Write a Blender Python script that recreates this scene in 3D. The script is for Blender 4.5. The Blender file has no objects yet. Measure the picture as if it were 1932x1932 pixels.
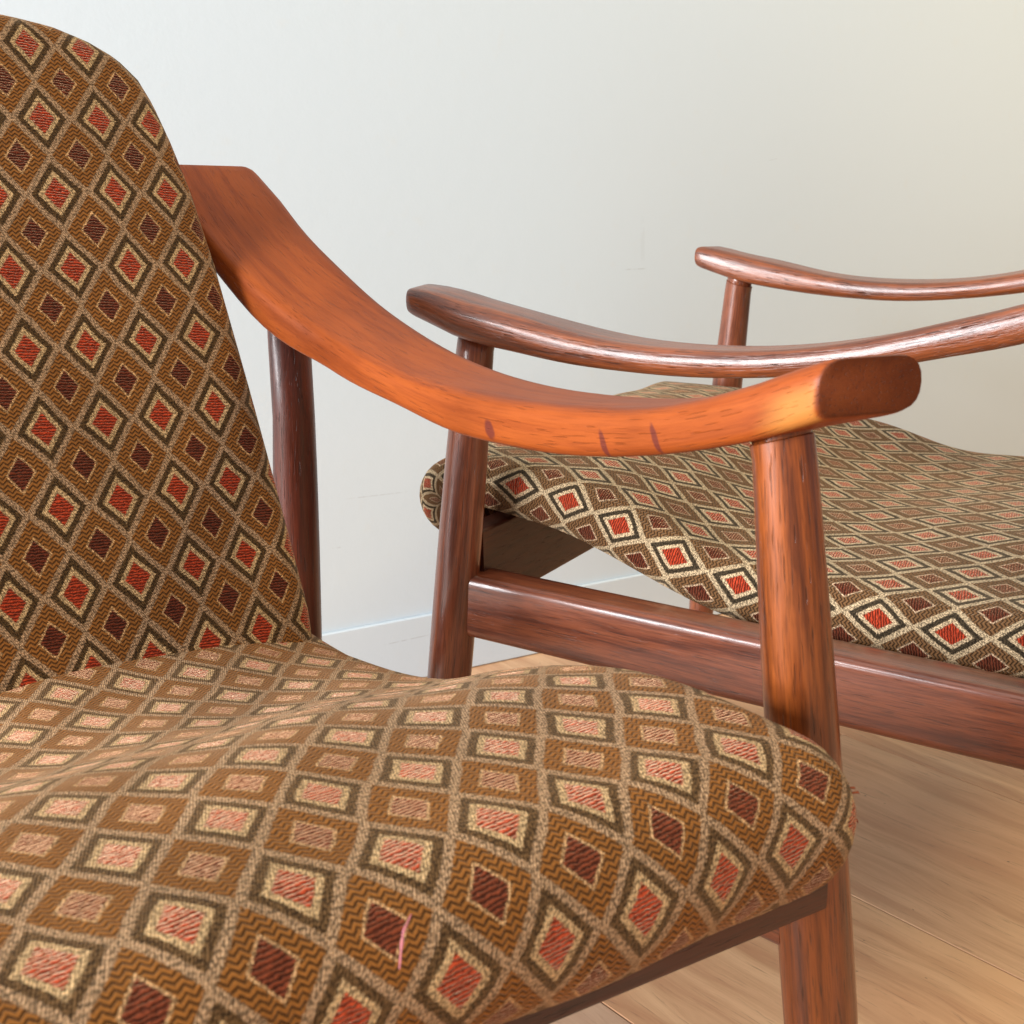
import bpy, bmesh, math, random
import numpy as np
from mathutils import Vector, Matrix

random.seed(7)
RAD = math.radians
scene = bpy.context.scene
C = scene.collection

# ------------------------------------------------------------------ camera
PITCH, ROLL, CAM_H, F = RAD(15.155), RAD(-1.065), 0.6695, 2265.0 / 1932.0
r0 = Vector((1, 0, 0)); u0 = Vector((0, math.sin(PITCH), math.cos(PITCH))); f0 = Vector((0, math.cos(PITCH), -math.sin(PITCH)))
cr, sr = math.cos(ROLL), math.sin(ROLL)
rr = cr * r0 + sr * u0; uu = cr * u0 - sr * r0
camd = bpy.data.cameras.new('camera'); cam = bpy.data.objects.new('camera', camd); C.objects.link(cam)
cam.matrix_world = Matrix(((rr.x, uu.x, -f0.x, 0), (rr.y, uu.y, -f0.y, 0), (rr.z, uu.z, -f0.z, CAM_H), (0, 0, 0, 1)))
camd.sensor_fit = 'HORIZONTAL'; camd.sensor_width = 36; camd.lens = 36 * F
camd.clip_start = 0.01; camd.clip_end = 100
camd.dof.use_dof = True; camd.dof.focus_distance = 0.95; camd.dof.aperture_fstop = 20
scene.camera = cam

# ------------------------------------------------------------------ light
world = bpy.data.worlds.new('World'); scene.world = world; world.use_nodes = True
bg = world.node_tree.nodes['Background']
bg.inputs[0].default_value = (0.97, 0.98, 1.0, 1); bg.inputs[1].default_value = 0.28

def area_lamp(name, loc, target, sx, sy, power, col):
    ld = bpy.data.lights.new(name, 'AREA'); ld.shape = 'RECTANGLE'; ld.size = sx; ld.size_y = sy
    ld.energy = power; ld.color = col
    o = bpy.data.objects.new(name, ld); C.objects.link(o); o.location = loc
    o.rotation_euler = (Vector(target) - Vector(loc)).to_track_quat('-Z', 'Y').to_euler()
    return o
area_lamp('window_light', (-4.1, -2.05, 1.40), (0.2, 1.0, 0.5), 2.4, 2.2, 640, (0.97, 0.98, 1.0))
area_lamp('ceiling_bounce', (-0.2, -0.1, 2.6), (0.0, 0.3, 0.0), 2.4, 2.4, 23, (1.0, 0.97, 0.92))
area_lamp('warm_fill', (2.3, 1.3, 2.4), (1.2, 2.3, 0.9), 0.9, 0.9, 34, (1.0, 0.79, 0.42))  # unseen warm fill, added off frame to yellow the right of the wall

vs = scene.view_settings
vs.view_transform = 'Standard'; vs.look = 'None'; vs.gamma = 1.0; vs.use_curve_mapping = False
vs.exposure = 0.24
scene.cycles.max_bounces = 4; scene.cycles.diffuse_bounces = 2; scene.cycles.glossy_bounces = 2
scene.cycles.caustics_reflective = False; scene.cycles.caustics_refractive = False

# ------------------------------------------------------------------ helpers
def lin(r, g, b):
    f = lambda c: (c / 255 / 12.92) if c / 255 <= 0.04045 else ((c / 255 + 0.055) / 1.055) ** 2.4
    return (f(r), f(g), f(b), 1)

class NT:
    """tiny node-graph helper"""
    def __init__(s, name):
        s.m = bpy.data.materials.new(name); s.m.use_nodes = True; s.t = s.m.node_tree
        s.b = s.t.nodes['Principled BSDF']
    def put(s, sock, v):
        if hasattr(v, 'links') or isinstance(v, bpy.types.NodeSocket): s.t.links.new(v, sock)
        else: sock.default_value = v
    def math(s, op, a, b=None, c=None, clamp=False):
        n = s.t.nodes.new('ShaderNodeMath'); n.operation = op; n.use_clamp = clamp
        s.put(n.inputs[0], a)
        if b is not None: s.put(n.inputs[1], b)
        if c is not None: s.put(n.inputs[2], c)
        return n.outputs[0]
    def step(s, x, lo, hi):          # smoothstep 0..1
        n = s.t.nodes.new('ShaderNodeMapRange'); n.interpolation_type = 'SMOOTHSTEP'
        s.put(n.inputs[0], x); n.inputs[1].default_value = lo; n.inputs[2].default_value = hi
        return n.outputs[0]
    def vec(s, x, y, z=0.0):
        n = s.t.nodes.new('ShaderNodeCombineXYZ'); s.put(n.inputs[0], x); s.put(n.inputs[1], y); s.put(n.inputs[2], z); return n.outputs[0]
    def sep(s, v):
        n = s.t.nodes.new('ShaderNodeSeparateXYZ'); s.put(n.inputs[0], v); return n.outputs
    def scale(s, v, k):
        n = s.t.nodes.new('ShaderNodeVectorMath'); n.operation = 'MULTIPLY'; s.put(n.inputs[0], v); n.inputs[1].default_value = k; return n.outputs[0]
    def add(s, v, w):
        n = s.t.nodes.new('ShaderNodeVectorMath'); n.operation = 'ADD'; s.put(n.inputs[0], v); s.put(n.inputs[1], w); return n.outputs[0]
    def noise(s, v, sc=1.0, det=2.0, rough=0.5):
        n = s.t.nodes.new('ShaderNodeTexNoise'); s.put(n.inputs['Vector'], v)
        n.inputs['Scale'].default_value = sc; n.inputs['Detail'].default_value = det; n.inputs['Roughness'].default_value = rough
        return n.outputs[0]
    def attr(s, name):
        n = s.t.nodes.new('ShaderNodeAttribute'); n.attribute_name = name; return n.outputs['Vector']
    def mix(s, f, a, b, mode='MIX'):
        n = s.t.nodes.new('ShaderNodeMix'); n.data_type = 'RGBA'; n.blend_type = mode
        s.put(n.inputs[0], f); s.put(n.inputs[6], a); s.put(n.inputs[7], b); return n.outputs[2]
    def bump(s, h, dist, strength=1.0):
        n = s.t.nodes.new('ShaderNodeBump'); s.put(n.inputs['Height'], h)
        n.inputs['Distance'].default_value = dist; n.inputs['Strength'].default_value = strength
        s.t.links.new(n.outputs[0], s.b.inputs['Normal'])
    def rand(s):
        return s.t.nodes.new('ShaderNodeObjectInfo').outputs['Random']

# ------------------------------------------------------------------ materials
def wood_material(name, dark, mid, light, rough=0.30, stains=(), coat=0.30, bump=0.00035, streak=1.0, spec=0.5):
    n = NT(name)
    gc = n.attr('grain')
    rnd = n.rand()
    off = n.math('MULTIPLY', rnd, 7.0)
    gv = n.add(gc, n.vec(off, off, off))
    warp = n.noise(n.scale(gv, (3.0, 14, 14)), 1, 2)
    w2 = n.math('MULTIPLY', n.math('SUBTRACT', warp, 0.5), 0.010)
    gw = n.add(gv, n.vec(0.0, w2, w2))
    bands = n.noise(n.scale(gw, (4.5, 105, 105)), 1, 5, 0.68)
    fine = n.noise(n.scale(gw, (30, 760, 760)), 1, 3, 0.7)
    blot = n.noise(n.scale(gv, (7, 16, 16)), 1, 3, 0.6)
    pores = n.noise(n.scale(gw, (38, 900, 900)), 1, 1, 0.5)
    k = n.math('MULTIPLY_ADD', n.math('SUBTRACT', n.step(bands, 0.30, 0.70), 0.5), streak, 0.5)
    col = n.mix(k, mid, light)
    col = n.mix(n.math('MULTIPLY', n.step(bands, 0.52, 0.30), 0.55 * streak), col, dark)
    col = n.mix(n.math('MULTIPLY', n.step(fine, 0.55, 0.36), 0.42 * streak), col, dark)
    col = n.mix(n.math('MULTIPLY', n.step(blot, 0.56, 0.36), 0.28), col, dark)
    pm = n.step(pores, 0.36, 0.28)
    col = n.mix(n.math('MULTIPLY', pm, 0.5 * streak), col, (dark[0] * .35, dark[1] * .35, dark[2] * .4, 1))
    for (a, b, c, ra, rc, sl) in stains:
        x, y, z = n.sep(gc)
        wob = n.math('MULTIPLY', n.math('SUBTRACT', n.noise(n.scale(gc, (170, 170, 170)), 1, 2), 0.5), 0.9)
        dz = n.math('SUBTRACT', z, c)
        dx = n.math('SUBTRACT', n.math('SUBTRACT', x, a), n.math('MULTIPLY', dz, sl))
        dd = n.math('ADD', n.math('POWER', n.math('ABSOLUTE', n.math('DIVIDE', dx, ra)), 2.0), n.math('POWER', n.math('ABSOLUTE', n.math('DIVIDE', dz, rc)), 2.0))
        side = n.step(y, b + 0.012, b)
        col = n.mix(n.math('MULTIPLY', n.math('MULTIPLY', n.step(n.math('ADD', dd, wob), 1.3, 0.5), side), 0.72), col, lin(84, 34, 36))
    if stains:
        x, y, z = n.sep(gc)
        col = n.mix(n.math('MULTIPLY', n.step(x, .0540, .0575), 0.74), col, lin(58, 24, 10))  # end grain, darkened further for the shade on the arm's end face
        worn = n.math('MULTIPLY', n.math('MULTIPLY', n.step(n.math('ADD', x, n.math('MULTIPLY', n.math('SUBTRACT', blot, 0.5), 0.06)), .010, .046), n.step(y, -.018, -.026)), n.step(z, .008, -.003))
        worn = n.math('MULTIPLY', worn, n.step(x, .0560, .0525))
        col = n.mix(n.math('MULTIPLY', worn, 0.40), col, lin(216, 156, 78))
    hs = n.t.nodes.new('ShaderNodeHueSaturation'); n.put(hs.inputs['Value'], n.math('MULTIPLY_ADD', rnd, 0.22, 0.89)); n.put(hs.inputs['Color'], col)
    n.put(n.b.inputs['Base Color'], hs.outputs[0])
    n.put(n.b.inputs['Roughness'], n.math('ADD', n.math('MULTIPLY_ADD', blot, 0.22, rough - 0.16), n.math('MULTIPLY', fine, 0.16)))
    n.put(n.b.inputs['Coat Roughness'], n.math('MULTIPLY_ADD', n.noise(n.scale(gv, (40, 90, 90)), 1, 3, 0.6), 0.28, 0.04))
    n.b.inputs['Specular IOR Level'].default_value = spec
    n.b.inputs['Coat Weight'].default_value = coat
    h = n.math('SUBTRACT', n.math('MULTIPLY', fine, 0.25), pm)
    n.bump(n.math('ADD', h, n.math('ADD', n.math('MULTIPLY', blot, 1.2), n.math('MULTIPLY', bands, 0.9))), bump, 0.9)
    return n.m

FW, FH = 0.0425, 0.0565           # repeat of the woven diamonds
def fabric_material(name, pu, pv, shear=0.0, palette=None):
    n = NT(name)
    u, v, _ = n.sep(n.attr('fabric'))
    # loom grid: edges of the figure step thread by thread
    wob = n.math('MULTIPLY', n.math('SUBTRACT', n.noise(n.vec(u, v), 20, 3), 0.5), 0.0060)
    us = n.math('ADD', n.math('ADD', n.math('SUBTRACT', u, pu), n.math('MULTIPLY', n.math('SUBTRACT', v, pv), shear)), wob)
    vs_ = n.math('ADD', n.math('SUBTRACT', v, pv), wob)
    vq = n.math('SNAP', vs_, 0.00095)
    uq = n.math('SNAP', us, 0.00055)
    def frac(x, per):
        q = n.math('DIVIDE', x, per)
        return n.math('ABSOLUTE', n.math('SUBTRACT', q, n.math('ROUND', q)))
    jit = n.math('MULTIPLY', n.math('SUBTRACT', n.noise(n.vec(n.math('MULTIPLY', u, 500), n.math('MULTIPLY', v, 1100)), 1, 1), 0.5), 0.060)
    d = n.math('ADD', n.math('ADD', frac(uq, FW), frac(vq, FH)), jit)
    e = 0.008
    st = lambda t: n.step(d, t - e, t + e)
    orange, cream, olive, tan = lin(158, 54, 26), lin(176, 145, 103), lin(74, 53, 28), lin(152, 121, 90)
    ochre, brown, thinc = lin(136, 86, 38), lin(92, 39, 21), lin(188, 146, 98)
    if palette: orange, cream, olive, tan, ochre, thinc, brown = palette
    # yarn textures: ribbed chenille, twill ground, herringbone
    nv = n.noise(n.vec(n.math('MULTIPLY', u, 330), n.math('MULTIPLY', v, 420)), 1, 2)
    nb = n.noise(n.vec(n.math('MULTIPLY', u, 260), n.math('MULTIPLY', v, 900)), 1, 2, 0.6)
    wv = n.math('MULTIPLY', n.math('SUBTRACT', nv, 0.5), 0.0030)
    rib = n.math('SINE', n.math('MULTIPLY', n.math('ADD', n.math('ADD', v, n.math('MULTIPLY', u, 0.12)), wv), 2 * math.pi / 0.0021))
    streak = n.math('ADD', n.math('MULTIPLY', n.math('MULTIPLY_ADD', rib, 0.5, 0.5), 0.5), n.math('MULTIPLY', nb, 0.55))
    tw1 = n.math('SINE', n.math('MULTIPLY', n.math('ADD', n.math('ADD', u, n.math('MULTIPLY', v, 0.45)), n.math('MULTIPLY', wv, 0.35)), 2 * math.pi / 0.00135))
    tw2 = n.math('SINE', n.math('MULTIPLY', n.math('SUBTRACT', v, n.math('MULTIPLY', u, 0.2)), 2 * math.pi / 0.0023))
    twill = n.math('ADD', n.math('ADD', n.math('MULTIPLY', tw1, 0.20), n.math('MULTIPLY', tw2, 0.10)), nb)
    tri = n.math('PINGPONG', us, 0.0026)
    hb = n.math('SINE', n.math('MULTIPLY', n.math('ADD', n.math('ADD', vs_, n.math('MULTIPLY', tri, 0.85)), n.math('MULTIPLY', wv, 0.25)), 2 * math.pi / 0.0031))
    hbm = n.step(n.math('ADD', hb, n.math('MULTIPLY', n.math('SUBTRACT', nb, 0.5), 1.6)), -0.95, 0.25)
    c = orange
    c = n.mix(st(0.212), c, cream); c = n.mix(st(0.303), c, olive); c = n.mix(st(0.418), c, tan)
    c = n.mix(st(0.540), c, ochre); c = n.mix(st(0.762), c, thinc); c = n.mix(st(0.798), c, brown)
    m_or = n.math('SUBTRACT', 1.0, st(0.212)); m_br = st(0.798); chen = n.math('ADD', m_or, m_br)
    m_oc = n.math('MULTIPLY', st(0.540), n.math('SUBTRACT', 1.0, st(0.762)))
    weave = n.math('SUBTRACT', n.math('SUBTRACT', 1.0, chen), m_oc, clamp=True)
    # value modulation per yarn type
    vch = n.math('MULTIPLY_ADD', n.step(streak, 0.20, 0.80), 1.25, 0.32)
    voc = n.math('MULTIPLY_ADD', hbm, 0.78, 0.34)
    dots = n.noise(n.vec(n.math('MULTIPLY', n.math('ADD', u, n.math('MULTIPLY', v, 0.4)), 900), n.math('MULTIPLY', v, 620)), 1, 0)
    vtw = n.math('MULTIPLY', n.math('MULTIPLY_ADD', n.step(twill, 0.22, 0.78), 0.5, 0.74), n.math('MULTIPLY_ADD', n.step(dots, 0.36, 0.60), 0.95, 0.48))
    val = n.math('ADD', n.math('ADD', n.math('MULTIPLY', chen, vch), n.math('MULTIPLY', m_oc, voc)), n.math('MULTIPLY', weave, vtw))
    big = n.math('MULTIPLY_ADD', n.noise(n.vec(u, v), 14, 4, 0.65), 0.60, 0.70)
    spk = n.math('MULTIPLY_ADD', n.noise(n.vec(n.math('MULTIPLY', u, 760), n.math('MULTIPLY', v, 640)), 1, 1), 0.9, 0.55)
    val = n.math('MULTIPLY', val, spk)
    g = n.t.nodes.new('ShaderNodeVectorMath'); g.operation = 'SCALE'; n.put(g.inputs[0], c); n.put(g.inputs['Scale'], n.math('MULTIPLY', val, big))
    n.put(n.b.inputs['Base Color'], g.outputs[0])
    n.b.inputs['Roughness'].default_value = 0.85
    n.b.inputs['Specular IOR Level'].default_value = 0.15
    n.put(n.b.inputs['Sheen Weight'], n.math('MULTIPLY_ADD', chen, 0.68, 0.30))
    n.b.inputs['Sheen Roughness'].default_value = 0.30
    n.put(n.b.inputs['Sheen Tint'], n.mix(m_br, (1.0, 0.74, 0.48, 1), (1.0, 0.60, 0.34, 1)))
    h = n.math('ADD', n.math('ADD', n.math('MULTIPLY', chen, n.math('MULTIPLY_ADD', streak, 1.4, 0.0)), n.math('MULTIPLY', m_oc, n.math('MULTIPLY_ADD', hbm, 0.7, 0.1))),
               n.math('MULTIPLY', weave, n.math('MULTIPLY_ADD', twill, 0.6, -0.1)))
    n.bump(h, 0.0014, 0.9)
    return n.m

def plain(name, col, rough=0.6, bump=0.0, bscale=400):
    n = NT(name); n.b.inputs['Roughness'].default_value = rough
    t = n.t.nodes.new('ShaderNodeTexCoord').outputs['Object']
    f = n.noise(t, bscale, 3)
    n.put(n.b.inputs['Base Color'], n.mix(n.math('MULTIPLY', f, 0.35), col, tuple(c * .8 for c in col[:3]) + (1,)))
    if bump: n.bump(f, bump)
    return n.m

def wall_material():
    n = NT('wall_paint')
    t = n.t.nodes.new('ShaderNodeTexCoord').outputs['Object']
    x, y, z = n.sep(t)
    base = n.mix(n.noise(t, 1.6, 3), lin(198, 209, 216), lin(203, 213, 219))
    fine = n.noise(t, 260, 3, 0.6); roll = n.noise(t, 42, 3, 0.6)
    base = n.mix(n.math('MULTIPLY', n.step(roll, 0.60, 0.80), 0.10), base, lin(205, 200, 188))
    def scuff(a, b, wd, k, col=lin(120, 116, 110)):
        (x0, z0), (x1, z1) = a, b
        L = math.hypot(x1 - x0, z1 - z0); dx, dz = (x1 - x0) / L, (z1 - z0) / L
        px = n.math('SUBTRACT', x, x0); pz = n.math('SUBTRACT', z, z0)
        al = n.math('ADD', n.math('MULTIPLY', px, dx), n.math('MULTIPLY', pz, dz))
        ac = n.math('ABSOLUTE', n.math('SUBTRACT', n.math('MULTIPLY', pz, dx), n.math('MULTIPLY', px, dz)))
        inl = n.math('MULTIPLY', n.step(al, 0, L * .25), n.step(al, L, L * .75))
        br = n.step(n.noise(n.scale(t, (120, 1, 120)), 1, 2), 0.30, 0.55)
        return n.math('MULTIPLY', n.math('MULTIPLY', n.math('MULTIPLY', inl, n.step(ac, wd, wd * .3)), br), k), col
    for a, b, wd, k in [((-.640, .2745), (-.540, .2725), .0011, .2), ((-.660, .2100), (-.645, .2092), .0014, .2),
                        ((-.205, .553), (-.160, .5525), .0012, .24), ((-.1715, .63), (-.1705, .556), .0050, .06), ((-.60, .062), (-.52, .064), .001, .3),
                        ((.05, .70), (.07, .704), .001, .15)]:
        m, c_ = scuff(a, b, wd, k); base = n.mix(m, base, c_)
    n.put(n.b.inputs['Base Color'], base)
    n.b.inputs['Roughness'].default_value = 0.72
    n.bump(n.math('ADD', n.math('MULTIPLY', fine, 0.45), roll), 0.00035, 0.5)
    return n.m

def floor_material():
    n = NT('floor_laminate')
    g = n.attr('grain'); rnd = n.rand()
    o = n.math('MULTIPLY', rnd, 31.0)
    gv = n.add(g, n.vec(o, o, 0.0))
    w = n.math('MULTIPLY', n.math('SUBTRACT', n.noise(n.scale(gv, (2.2, 7, 1)), 1, 3), 0.5), 0.10)
    gw = n.add(gv, n.vec(0.0, w, 0.0))
    b = n.noise(n.scale(gw, (1.8, 26, 1)), 1, 6, 0.68)
    f = n.noise(n.scale(gw, (18, 330, 1)), 1, 4, 0.7)
    cl = n.noise(n.scale(gv, (3.0, 5, 1)), 1, 3)
    col = n.mix(n.step(b, 0.32, 0.66), lin(194, 138, 92), lin(230, 182, 130))
    col = n.mix(n.math('MULTIPLY', n.step(cl, 0.42, 0.68), 0.45), col, lin(224, 160, 106))
    col = n.mix(n.math('MULTIPLY', n.step(f, 0.44, 0.30), 0.65), col, lin(160, 112, 76))
    sp = n.noise(n.scale(gv, (60, 90, 1)), 1, 1)
    col = n.mix(n.math('MULTIPLY', n.step(sp, 0.235, 0.20), 0.8), col, lin(80, 52, 34))
    hs = n.t.nodes.new('ShaderNodeHueSaturation'); n.put(hs.inputs['Color'], col)
    n.put(hs.inputs['Value'], n.math('MULTIPLY_ADD', rnd, 0.12, 0.90)); n.put(hs.inputs['Saturation'], n.math('MULTIPLY_ADD', rnd, 0.22, 0.74))
    n.put(n.b.inputs['Base Color'], hs.outputs[0])
    n.put(n.b.inputs['Roughness'], n.math('MULTIPLY_ADD', f, 0.2, 0.48))
    n.bump(n.math('ADD', f, n.math('MULTIPLY', b, 0.4)), 0.0003, 0.7)
    return n.m

TEAK = (lin(48, 20, 10), lin(114, 53, 20), lin(156, 81, 31))
M_WOOD = wood_material('teak_wood', *TEAK)
M_WOOD_ARM = wood_material('teak_wood_worn', lin(92, 38, 15), lin(138, 61, 22), lin(166, 83, 31), 0.46, coat=0.05, streak=0.45, spec=0.18,
    stains=[(-.236, -.024, -.006, .0055, .0065, -.3), (-.117, -.024, -.006, .0028, .0085, -.40), (-.071, -.024, -.004, .0026, .0095, -.45)])
M_WOOD_DARK = wood_material('teak_wood_red', lin(52, 22, 13), lin(112, 54, 33), lin(140, 77, 48), 0.32, coat=0.5)
M_WOOD_REAR = wood_material('teak_wood_rear_shaded', lin(38, 14, 9), lin(86, 34, 20), lin(106, 46, 28), 0.36, coat=0.15)  # same teak, shade behind the backrest put into the rear leg colours
M_FRAME = wood_material('seat_frame_shaded', lin(34, 12, 8), lin(66, 26, 16), lin(84, 36, 22), 0.4, coat=0.1)  # front rail wood, darkened in its colours for the shade under the cushion
M_WOOD_FAR = wood_material('teak_wood_lacquered', lin(58, 25, 13), lin(112, 54, 27), lin(144, 75, 35), 0.36, coat=0.35, bump=0.0016)
M_WALL = wall_material(); M_FLOOR = floor_material()
M_BASE = plain('baseboard_paint', lin(234, 234, 229), 0.45)
M_GAP = plain('floor_underlay', lin(60, 44, 32), 0.9)
M_PINK = plain('pink_thread', lin(206, 122, 132), 0.7)
M_FRAY = plain('frayed_yarn', lin(166, 84, 44), 0.8)
M_UNDER = plain('seat_board', lin(70, 36, 22), 0.6)

# ------------------------------------------------------------------ mesh building
def build(name, verts, faces, mat, parent=None, grain=None, fabric=None, smooth=True, autos=None):
    me = bpy.data.meshes.new(name)
    me.from_pydata([tuple(map(float, v)) for v in verts], [], faces)
    if grain is not None:
        a = me.attributes.new('grain', 'FLOAT_VECTOR', 'POINT'); a.data.foreach_set('vector', np.asarray(grain, np.float32).ravel())
    if fabric is not None:
        f3 = np.zeros((len(verts), 3), np.float32); f3[:, :2] = fabric
        a = me.attributes.new('fabric', 'FLOAT_VECTOR', 'POINT'); a.data.foreach_set('vector', f3.ravel())
    bm = bmesh.new(); bm.from_mesh(me); bmesh.ops.recalc_face_normals(bm, faces=bm.faces); bm.to_mesh(me); bm.free()
    me.polygons.foreach_set('use_smooth', [smooth] * len(me.polygons))
    if smooth and autos: me.set_sharp_from_angle(angle=RAD(autos))
    me.materials.append(mat)
    o = bpy.data.objects.new(name, me); C.objects.link(o)
    if parent: o.parent = parent
    return o

def spline(xs, ys):
    """natural cubic spline through (xs, ys), xs ascending"""
    xs = np.asarray(xs, float); ys = np.asarray(ys, float); n = len(xs); h = np.diff(xs)
    A = np.zeros((n, n)); b = np.zeros(n); A[0, 0] = A[-1, -1] = 1
    for i in range(1, n - 1):
        A[i, i - 1] = h[i - 1]; A[i, i] = 2 * (h[i - 1] + h[i]); A[i, i + 1] = h[i]
        b[i] = 6 * ((ys[i + 1] - ys[i]) / h[i] - (ys[i] - ys[i - 1]) / h[i - 1])
    m = np.linalg.solve(A, b)
    def f(x):
        i = int(np.clip(np.searchsorted(xs, x) - 1, 0, n - 2)); t = x - xs[i]; k = xs[i + 1] - x
        return (m[i] * k ** 3 + m[i + 1] * t ** 3) / (6 * h[i]) + (ys[i] / h[i] - m[i] * h[i] / 6) * k + (ys[i + 1] / h[i] - m[i + 1] * h[i] / 6) * t
    return f

def loft(rings, cap=True):
    n = len(rings[0]); V = [p for r in rings for p in r]; Fc = []
    for i in range(len(rings) - 1):
        for j in range(n):
            a = i * n + j; b = i * n + (j + 1) % n
            Fc.append((a, b, b + n, a + n))
    if cap:
        Fc.append(tuple(range(n))[::-1]); Fc.append(tuple((len(rings) - 1) * n + j for j in range(n)))
    return V, Fc

def round_quad(P4, rad, seg=4):
    """closed outline of a quad (list of 4 2D points in order) with rounded corners"""
    out = []
    for i in range(4):
        p = np.array(P4[i]); a = np.array(P4[i - 1]); b = np.array(P4[(i + 1) % 4]); r = rad[i]
        da = a - p; db = b - p; la = np.linalg.norm(da); lb = np.linalg.norm(db)
        r = min(r, la * .49, lb * .49)
        s = p + da / la * r; e = p + db / lb * r
        for k in range(seg + 1):
            t = k / seg
            out.append((1 - t) ** 2 * s + 2 * t * (1 - t) * p + t * t * e)
    return out

# ------------------------------------------------------------------ the armchair
W_F, W_B, X_B = 0.3125, 0.327, -0.531
S_F, S_FW, S_B, S_BW = 0.0555, 0.0185, 0.0572, 0.0059
PROFILE_A = dict(
    x=[-.64, -.60, -.57, -.53, -.48, -.42, -.37, -.31, -.25, -.20, -.15, -.10, -.05, 0, .037, .06],
    lo=[.700, .664, .638, .606, .568, .544, .532, .523, .514, .513, .515, .521, .531, .545, .557, .565],
    hi=[.732, .692, .664, .632, .600, .572, .558, .546, .543, .543, .545, .549, .558, .574, .587, .594],
    ho=[.728, .690, .672, .645, .618, .590, .572, .556, .547, .544, .545, .549, .558, .574, .587, .593])
PROFILE_B = dict(
    x=[-.66, -.60, -.55, -.50, -.445, -.40, -.35, -.30, -.25, -.20, -.15, -.10, -.05, 0, .03, .065],
    lo=[.662, .622, .596, .577, .559, .548, .538, .531, .526, .524, .526, .530, .536, .546, .556, .567],
    hi=[.684, .650, .624, .604, .586, .573, .561, .552, .547, .546, .549, .557, .567, .578, .585, .588],
    ho=[.722, .680, .644, .615, .591, .578, .564, .554, .549, .548, .550, .557, .568, .577, .583, .587])

def arm_mesh(prof, side, k_front, k_back, x_front, mat, parent, rounding=.009, dz=0.0):
    lo, hi, ho = (spline(prof['x'], prof[k]) for k in ('lo', 'hi', 'ho'))
    xs = list(np.linspace(-.603, x_front - .0075, 46)) + [x_front - .0045, x_front - .0026, x_front - .0010, x_front]
    sc = [1.0] * 46 + [.985, .963, .935, .90]
    for i, s_ in enumerate((.86, .94, .98)): sc[i] = s_
    xs[1] = xs[0] + .003; xs[2] = xs[0] + .008
    rings = []; G = []
    for x, s in zip(xs, sc):
        yo = .3425; yi = .2825 - .026 * min(1, max(0, (-.41 - x) / .14))
        t = min(1, max(0, (x + .02) / (x_front + .02)))
        yc = (yo + yi) / 2; h = (yo - yi) / 2 - .002 * t * t
        zl, zi, zo = lo(x), hi(x), ho(x)
        th = (zi - zl)
        q = [(-h, zl), (h, zo - th), (h, zo), (-h, zi)]
        cz = sum(p[1] for p in q) / 4
        q = [((p[0]) * (1 - (1 - s) * .45), cz + (p[1] - cz) * s) for p in q]
        rnd_ = rounding + .0055 * t * t
        rad = [rounding * .8, rnd_, rnd_ * 1.2, rnd_ * 1.2]
        ring = []
        for (dy, z) in round_quad(q, rad, 5):
            xx = x
            if x > x_front - .05: xx = x + dy * k_front * ((x - x_front + .05) / .05)
            if x < -.50: xx = x + dy * k_back * ((-.50 - x) / .105)
            ring.append((xx, side * (yc + dy), z + dz)); G.append((x * 1.15, dy, z - cz))
        rings.append(ring)
    V, Fc = loft(rings)
    return build('arm', V, Fc, mat, parent, grain=G, autos=50)

def leg_axis(kind, z):
    if kind == 'F': t = (.5411 - z) / .5411; return S_F * t, W_F + S_FW * t
    t = (.5417 - z) / .5417; return X_B - S_B * t, W_B + S_BW * t

def leg_mesh(kind, side, ztop, parent, mat, under=None):
    zs = [0, .002, .008] + list(np.linspace(.02, ztop - .02, 24)) + [ztop, ztop, ztop]
    dia = spline([-.01, .02, .10, .2, .3, .44, .54, .62], [.028, .029, .036, .0418, .0418, .0382, .0334, .031])
    rings = []
    for i, z in enumerate(zs):
        x, y = leg_axis(kind, z); r = dia(z) / 2 * (.90 if i == 0 else 1)
        ring = []
        for k in range(28):
            a = 2 * math.pi * k / 28
            # very slightly squared section, as turned and hand sanded
            rr_ = r * (1 + .018 * math.cos(4 * a + .5))
            px, py, pz = x + rr_ * math.cos(a), y + rr_ * math.sin(a), z
            if i >= len(zs) - 3:
                k3 = i - len(zs) + 3; f3 = (1.0, .93, .93)[k3]
                px, py = x + rr_ * f3 * math.cos(a), y + rr_ * f3 * math.sin(a); pz = under(px) - (.0085, .0078, .0)[k3]
            ring.append((px, side * py, pz))
        rings.append(ring)
    V, Fc = loft(rings)
    G = [(p[2], p[0] - leg_axis(kind, p[2])[0], abs(p[1]) - leg_axis(kind, p[2])[1]) for p in V]
    return build('leg', V, Fc, mat, parent, grain=G, autos=60)

def bar(name, A, B, hA, hB, th, mat, parent, axis, rad=.006, seg=14, bow=None, grainaxis=0):
    """board from A to B; A,B = centre of its top edge, hA,hB heights, th thickness measured along 'axis' (unit vector)"""
    A = np.array(A, float); B = np.array(B, float); ax = np.array(axis, float); rings = []; G = []
    for i in range(seg + 1):
        t = i / seg; c = A + (B - A) * t; h = hA + (hB - hA) * t
        if bow is not None: c = c + np.array(bow(t))
        for_ = round_quad([(-th / 2, -h), (th / 2, -h), (th / 2, 0), (-th / 2, 0)], [rad] * 4, 5)
        rings.append([c + ax * p[0] + np.array([0, 0, p[1]]) for p in for_])
        for p in for_: G.append((t * np.linalg.norm(B - A), p[0], p[1]))
    V, Fc = loft(rings)
    return build(name, V, Fc, mat, parent, grain=G, autos=55)

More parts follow.
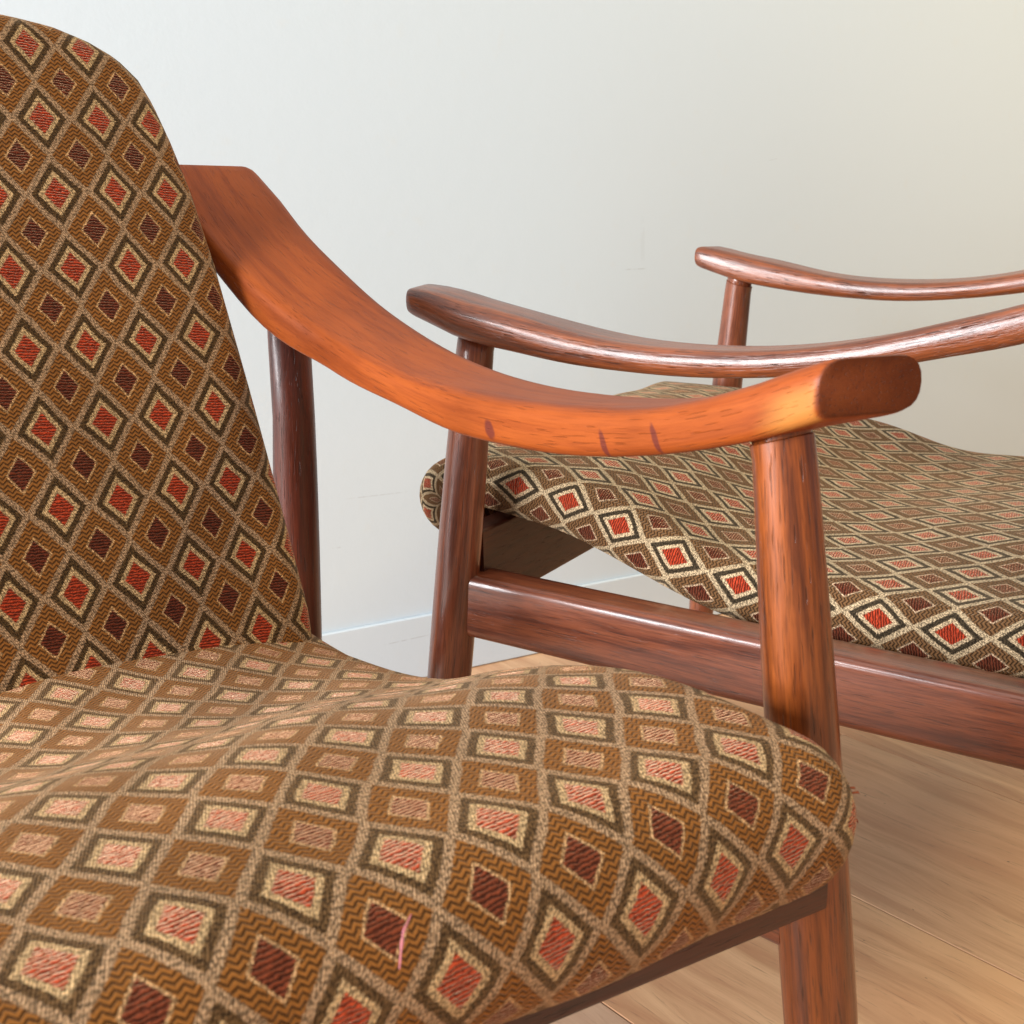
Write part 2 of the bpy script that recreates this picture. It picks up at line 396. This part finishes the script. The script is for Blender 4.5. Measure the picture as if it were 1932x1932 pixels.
def resample(pts, step):
    pts = np.asarray(pts, float); d = np.r_[0, np.cumsum(np.linalg.norm(np.diff(pts, axis=0), axis=1))]
    s = np.linspace(0, d[-1], max(8, int(d[-1] / step)))
    return np.stack([np.interp(s, d, pts[:, k]) for k in range(pts.shape[1])], 1), s

def pad(name, outline, center, surf, depth, roll, mat, parent, back_roll=True):
    """upholstered pad. outline: closed CCW 2D loop in cloth space; surf(b,a)->(point, normal); depth(b,a): thickness;
    cloth coordinates run on over the rolled edge"""
    P2 = np.asarray(outline, float); n = len(P2)
    T = np.roll(P2, -1, 0) - np.roll(P2, 1, 0); T /= np.linalg.norm(T, axis=1)[:, None]
    N2 = np.stack([T[:, 1], -T[:, 0]], 1)              # outward for CCW
    V, UV, rings = [], [], []
    inset = P2 - N2 * roll
    def emit(base, out, down, ex):
        ids = []
        for j in range(n):
            b = base[j] + N2[j] * out
            p, nn = surf(*b); dep = depth(*b)
            V.append(p - nn * min(down, 1.0) * dep); UV.append(base[j] + N2[j] * ex); ids.append(len(V) - 1)
        rings.append(ids)
    # interior rings
    cen = np.array([center(q) for q in inset])
    for f in np.linspace(0.0, 1, 36)[:-1]:
        emit(cen + (inset - cen) * f, 0, 0, 0)
    K = 8
    for k in range(K + 1):
        a = math.pi / 2 * k / K
        dn = roll * (1 - math.cos(a))
        # down is a fraction of the local depth
        emit(inset, roll * math.sin(a), dn / DEPTH_REF, roll * a)
    for dn in np.linspace(roll, DEPTH_REF - .010, 6)[1:]:
        emit(inset, roll, dn / DEPTH_REF, roll * math.pi / 2 + dn - roll)
    emit(inset, roll - .003, (DEPTH_REF - .003) / DEPTH_REF, roll * 1.57 + DEPTH_REF - roll)
    emit(inset, roll - .012, 1.0, roll * 1.57 + DEPTH_REF - roll + .012)
    for f in (.6, .3, 0.0): emit(cen + (inset - cen) * f, 0, 1.0, 0)
    Fc = []
    for r0_, r1_ in zip(rings[:-1], rings[1:]):
        for j in range(n):
            k = (j + 1) % n; Fc.append((r0_[j], r0_[k], r1_[k], r1_[j]))
    return build(name, V, Fc, mat, parent, fabric=np.array(UV))

DEPTH_REF = 0.05
# long section of the seat through its middle: from the back, over the hump, round the nose
NC, NR = np.array([.0565, .3800]), .0440
_zf = spline([-.56, -.46, -.40, -.35, -.30, -.25, -.20, -.16, -.12, -.07, -.02, .03, .055], [.372, .366, .362, .359, .358, .362, .372, .386, .402, .417, .4235, .4245, .4235])
sec = [(x, _zf(x)) for x in np.linspace(-.56, .05, 110)] + [tuple(NC + NR * np.array([math.cos(a), math.sin(a)])) for a in np.linspace(math.pi / 2, RAD(-95), 50)] + [(.042, .3357), (.030, .3357)]
SEC, SEC_S = resample(sec, .004)
_tan = np.gradient(SEC, axis=0); _tan /= np.linalg.norm(_tan, axis=1)[:, None]
for _ in range(3): _tan[1:-1] = (_tan[:-2] + 2 * _tan[1:-1] + _tan[2:]) / 4
_nor = np.stack([-_tan[:, 1], _tan[:, 0]], 1); _nor /= np.linalg.norm(_nor, axis=1)[:, None]
S_NOSE = float(np.interp(.05, SEC[:150, 0], SEC_S[:150])) if True else 0
A_END = SEC_S[-1]
A_AT_064 = float(SEC_S[np.argmin(np.abs(SEC[:, 0] - .064) + (SEC[:, 1] < .40) * 9)])

def bow_back(b, skew):
    """how far the front of the frame and cushion is set back across the width"""
    if b > -.10: return skew * (b - .28)
    t = min(1, (-.10 - b) / .18)
    return skew * -.38 * (1 - t * t * (3 - 2 * t))
def seat_surface(skew, lump_seed, side_drop, side_bump=0.0):
    def surf(b, a):
        a = min(max(a, 0), A_END)
        x = np.interp(a, SEC_S, SEC[:, 0]); z = np.interp(a, SEC_S, SEC[:, 1])
        nx = np.interp(a, SEC_S, _nor[:, 0]); nz = np.interp(a, SEC_S, _nor[:, 1])
        # the back of the seat is a little crowned, padding is uneven
        side = (abs(b) / .25) ** 2.5
        back = min(1, max(0, (-.17 - x) / .18))
        drop = side_drop[0 if b > 0 else 1] * back * min(side, 1.3) + .004 * back * (1 - min(side, 1)) - .004 * min(side, 1.4) * (1 - back)
        lump = .0011 * (math.sin(b * 31 + lump_seed) * math.sin(a * 23 + 1.3 * lump_seed) + .6 * math.sin(b * 57 + 2 * lump_seed + a * 41))
        if side_bump: x += .011 * min(1, max(0, (x + .03) / .09))
        if side_bump and b < 0: drop += side_bump * math.exp(-((x + .21) / .095) ** 2) * min(side, 1.2)
        if side_bump and b > 0: drop -= .008 * min(1, max(0, (-.30 - x) / .12)) * min(side, 1)
        h = drop + lump
        x2 = x + nx * h + bow_back(b, skew)
        hang = .006 * min(1, max(0, b / .25)) * max(0, -nz) if skew else 0.0
        return np.array([x2, b, z + nz * h - hang]), np.array([nx, 0, nz])
    return surf
def seat_depth(b, a):
    return .05 if a < S_NOSE - .06 else .05 - min(1, (a - S_NOSE + .06) / .06) * .008

def rounded_rect(x0, x1, y0, y1, rads, step=.010):
    """CCW loop; rads for corners (x1,y0),(x1,y1),(x0,y1),(x0,y0)"""
    pts = []
    cs = [(x1, y0, -1, 1, -90), (x1, y1, -1, -1, 0), (x0, y1, 1, -1, 90), (x0, y0, 1, 1, 180)]
    for (cx, cy, sx, sy, a0), (rx, ry) in zip(cs, rads):
        for k in range(17):
            a = RAD(a0 + 90 * k / 16)
            pts.append((cx + sx * rx + rx * math.cos(a), cy + sy * ry + ry * math.sin(a)))
    pts.append(pts[0]); P, _ = resample(pts, step)
    return P[:-1]

def seat_pad(parent, mat, skew, lump, a0, side_drop, side_bump):
    out = rounded_rect(-.272, .272, a0, A_END, [(.03, .03), (.027, .028), (.027, .028), (.03, .03)])
    cen = lambda q: np.array([0.0, np.clip(q[1], .26, A_END - .26)])
    return pad('seat_cushion', out, cen, seat_surface(skew, lump, side_drop, side_bump), seat_depth, .024, mat, parent)

BK, BC = .42, -.381 + .42 * .345           # backrest front plane  x + BK z = BC
BQ = math.sqrt(1 + BK * BK)
def back_surface(b, s):
    z = s / BQ; x = BC - BK * z
    n = np.array([1, 0, BK]) / BQ
    crown = .006 * (1 - min(1, abs(b) / .25) ** 3) + .0008 * math.sin(b * 41 + s * 19)
    return np.array([x, b, z]) + n * (crown - .003), n

def back_pad(parent, mat, dx):
    s0, s1 = .30 * BQ, .805 * BQ
    half = [(.0, s1), (.06, s1), (.10, s1 - .0005), (.135, s1 - .0025), (.165, s1 - .008), (.19, s1 - .018), (.210, s1 - .031), (.2235, s1 - .048), (.2310, s1 - .069), (.2375, s1 - .100), (.2435, s1 - .140), (.2475, s1 - .20), (.2490, s1 - .30), (.2505, s0 + .07), (.2475, s0 + .045), (.2385, s0 + .022), (.224, s0 + .008), (.20, s0), (.1, s0), (.0, s0)]
    half = [(b * 1.028, s) for b, s in half]
    loop = [(b, s) for b, s in half[::-1]] + [(-b, s) for b, s in half[1:]]
    P, _ = resample(loop, .009)
    cen = lambda q: np.array([0.0, np.clip(q[1], s0 + .24, s1 - .24)])
    return pad('backrest', P[:-1], cen, lambda b, s: (back_surface(b, s)[0] + np.array([dx, 0, 0]), back_surface(b, s)[1]), lambda b, s: .055, .020, mat, parent)

def make_chair(label, prof, kf, kb, xf, fab_seat, fab_back, skew, lump, loc, yaw, arm_mat, rail_mat, leg_mats, back_dx=0.0, seat_back=.11, rail_z=(.3305, .3155), rail_x=.028, side_drop=(-.022, -.022), rounding=.009, side_bump=0.0, rail_th=.026):
    root = bpy.data.objects.new('armchair', None); C.objects.link(root)
    root['label'] = label; root['category'] = 'armchair'; root['group'] = 'matching wooden armchairs'
    c, s = math.cos(yaw), math.sin(yaw)
    root.location = (loc[0] + s * W_F, loc[1] - c * W_F, 0); root.rotation_euler = (0, 0, yaw)
    _l, _h, _o = (spline(prof['x'], prof[k]) for k in ('lo', 'hi', 'ho'))
    lo = lambda x: _l(x) + .5 * max(0, _o(x) - _h(x))
    for side in (1, -1):
        far = side < 0 and side_bump > 0
        arm_mesh(prof, side, kf, kb, xf - (.016 if far else 0), arm_mat, root, rounding, .005 if far else 0.0)
        leg_mesh('F', side, lo(0.0) + .006, root, leg_mats[0], under=lambda x: lo(x) + .006)
        leg_mesh('B', side, .50, root, leg_mats[1], under=lambda x: lo(x) + .006)
        xa, ya = leg_axis('F', .30); xb, yb = leg_axis('B', .29)
        bar('side_rail', (xa - .006, side * (ya + .008 - rail_th / 2), rail_z[0]), (xb + .014, side * (yb + .008 - rail_th / 2), rail_z[1]), .060, .058, rail_th, rail_mat, root, (0, 1, 0), rad=.009)
    ft = .370 if side_bump else .341
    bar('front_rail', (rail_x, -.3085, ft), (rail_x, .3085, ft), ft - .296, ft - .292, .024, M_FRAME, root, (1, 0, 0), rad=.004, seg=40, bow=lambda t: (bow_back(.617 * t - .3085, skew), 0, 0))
    bar('back_rail', (-.548, -.325, .310), (-.548, .325, .310), .055, .055, .022, M_WOOD_DARK, root, (1, 0, 0))
    bar('back_cross_bar', (-.592, -.262, .674), (-.592, .262, .674), .034, .034, .018, M_WOOD_DARK, root, (1, 0, 0))
    seat = seat_pad(root, fab_seat, skew, lump, seat_back, side_drop, side_bump)
    back_pad(root, fab_back, back_dx)
    return root, seat

# fabric phases: cloth coordinate of the centre of one orange diamond
FAB_A_SEAT = fabric_material('diamond_fabric_seat', .220, A_AT_064, palette=(lin(170, 66, 36), lin(182, 150, 108), lin(92, 67, 40), lin(158, 126, 94), lin(142, 90, 40), lin(190, 148, 102), lin(114, 54, 32)))   # lighter palette: the seat's stronger light and sheen put into the colours
FAB_A_BACK = fabric_material('diamond_fabric_back', .135, .670, -.046)
FAB_B = fabric_material('diamond_fabric_far_seat', .235, A_AT_064 - .024, palette=(lin(158, 54, 30), lin(190, 166, 132), lin(60, 50, 36), lin(176, 154, 122), lin(112, 80, 50), lin(190, 160, 128), lin(92, 42, 26)))  # same cloth, cooler light and pile sheen put into the far palette

chair_a, seat_a = make_chair('armchair with a frayed seat corner and a loose pink thread on its cushion', PROFILE_A, .35, .0, .050,
    FAB_A_SEAT, FAB_A_BACK, .15, 1.0, (.1395, .6008), RAD(-50.91), M_WOOD_ARM, M_WOOD_DARK, (M_WOOD, M_WOOD_REAR), rail_z=(.316, .262))
chair_b, seat_b = make_chair('armchair standing close to the pale wall, its front turned towards the wall', PROFILE_B, -.25, .0, .060,
    FAB_B, FAB_B, .0, 4.0, (-.0287, 1.0432), RAD(148.40), M_WOOD_FAR, M_WOOD_DARK, (M_WOOD_DARK, M_WOOD_DARK), back_dx=-.11, seat_back=.02, rail_x=.012, side_drop=(-.006, .002), rounding=.0125, side_bump=.020, rail_th=.040)

# ------------------------------------------------------------------ the room: wall, baseboard, floor planks
WANG = RAD(27.2); WP = Vector((.352, 1.818, 0))
wall_objs = []
def box_mesh(name, x0, x1, y0, y1, z0, z1, mat, parent=None, bev=0.0):
    bm = bmesh.new()
    bmesh.ops.create_cube(bm, size=1)
    for v in bm.verts: v.co = Vector((x0 if v.co.x < 0 else x1, y0 if v.co.y < 0 else y1, z0 if v.co.z < 0 else z1))
    if bev: bmesh.ops.bevel(bm, geom=[e for e in bm.edges], offset=bev, segments=3, affect='EDGES', profile=.5)
    me = bpy.data.meshes.new(name); bm.to_mesh(me); bm.free(); me.materials.append(mat)
    o = bpy.data.objects.new(name, me); C.objects.link(o)
    if parent: o.parent = parent
    return o
wall = box_mesh('wall', -2.6, 3.2, .014, .11, 0, 2.6, M_WALL)
wall.location = WP; wall.rotation_euler = (0, 0, WANG); wall['kind'] = 'structure'
bb = box_mesh('baseboard', -2.6, 3.2, 0.0075, .0138, .001, .0935, M_WALL, wall, bev=.002)

floor = box_mesh('floor', -3.2, 3.6, -2.6, 3.6, -.06, -.0115, M_GAP); floor['kind'] = 'structure'
PANG = RAD(-50.07); pd = Vector((math.cos(PANG), math.sin(PANG), 0)); pn = Vector((-pd.y, pd.x, 0))
PW, PL = .292, 1.28
bm = bmesh.new(); bmesh.ops.create_cube(bm, size=1)
for v in bm.verts: v.co = Vector((v.co.x * (PL - .0008), v.co.y * (PW - .0007), v.co.z * .0115 - .00575))
bmesh.ops.bevel(bm, geom=[e for e in bm.edges if all(v.co.z > -.001 for v in e.verts)], offset=.0008, segments=1, affect='EDGES')
pme = bpy.data.meshes.new('plank'); bm.to_mesh(pme); bm.free(); pme.materials.append(M_FLOOR)
ga = pme.attributes.new('grain', 'FLOAT_VECTOR', 'POINT')
ga.data.foreach_set('vector', np.array([v.co[:] for v in pme.vertices], np.float32).ravel())
joint = Vector((.371, .968, 0))
random.seed(21)
for r in range(-9, 8):
    sh = random.uniform(0, PL) if r not in (0, -1) else (.35, .1)[r]
    for k in range(-3, 4):
        c_ = joint + pn * (PW * (r + .5)) + pd * (sh + PL * k)
        d = c_ - WP
        if not (-2.4 < c_.x < 2.8 and -2.0 < c_.y < 3.0): continue
        if d.dot(Vector((math.sin(WANG), -math.cos(WANG), 0))) < -.75: continue
        o = bpy.data.objects.new('plank', pme); C.objects.link(o); o.parent = floor
        o.location = c_; o.rotation_euler = (0, 0, PANG)

# ------------------------------------------------------------------ small things
def tube(name, pts, rad, mat, parent=None, seg=8):
    P, _ = resample(pts, .0012); rings = []
    for i, p in enumerate(P):
        t = P[min(i + 1, len(P) - 1)] - P[max(i - 1, 0)]; t /= np.linalg.norm(t)
        a = np.cross(t, [0, 0, 1.0]); a /= np.linalg.norm(a); b = np.cross(t, a)
        r = rad(i / (len(P) - 1)) if callable(rad) else rad
        rings.append([p + a * r * math.cos(2 * math.pi * k / seg) + b * r * math.sin(2 * math.pi * k / seg) for k in range(seg)])
    V, Fc = loft(rings); return build(name, V, Fc, mat, parent)

ca, sa = math.cos(RAD(-50.91)), math.sin(RAD(-50.91))
def a_world(l):
    l = np.array(l, float) - np.array([0, W_F, 0])
    return np.array([.1395 + ca * l[0] - sa * l[1], .6008 + sa * l[0] + ca * l[1], l[2]])

th = [(.066, .030, .4228), (.072, .0225, .4220), (.077, .018, .4190), (.081, .0145, .4160)]
th = [a_world(p) for p in th]
tk = tube('thread', th, lambda t: .00022 + .00028 * math.sin(math.pi * t) * (1 + .5 * math.sin(t * 23)), M_PINK)
tk['label'] = 'short loose pink thread lying on the patterned seat cushion'; tk['category'] = 'thread'

# torn cloth at the seat corner beside the front leg: a few loose orange yarns on the cushion edge
random.seed(3)
V, Fc = [], []
_ss = seat_surface(.15, 1.0, (-.022, -.022))
for k in range(15):
    f = k / 14
    ang = RAD(35 - 95 * f + random.uniform(-3, 3))
    a_c = float(SEC_S[np.argmin(np.hypot(SEC[:, 0] - NC[0] - NR * math.cos(ang), SEC[:, 1] - NC[1] - NR * math.sin(ang)))])
    p_, n_ = _ss(.2695, a_c)
    base = p_ - n_ * random.uniform(.010, .017)
    tip = base + n_ * random.uniform(.0, .003) + np.array([0, random.uniform(.0022, .0042), random.uniform(-.004, 0)])
    mid = (base + tip) / 2 + np.array([random.uniform(-.001, .001), .0015, random.uniform(-.001, .001)])
    w = .0006; i = len(V)
    for p, ww in ((base, w), (mid, w), (tip, w * .4)):
        V += [p + np.array([0, 0, ww]), p + np.array([ww, 0, -ww * .6]), p + np.array([-ww, .0, -ww * .6])]
    for a in (0, 3):
        for q in range(3):
            r_ = (q + 1) % 3; Fc.append((i + a + q, i + a + r_, i + a + 3 + r_, i + a + 3 + q))
    Fc += [(i, i + 2, i + 1), (i + 6, i + 7, i + 8)]
fr = build('frayed_edge', V, Fc, M_FRAY, seat_a)
fr['kind'] = 'stuff'; fr['label'] = 'frayed orange yarn at the torn seat corner'
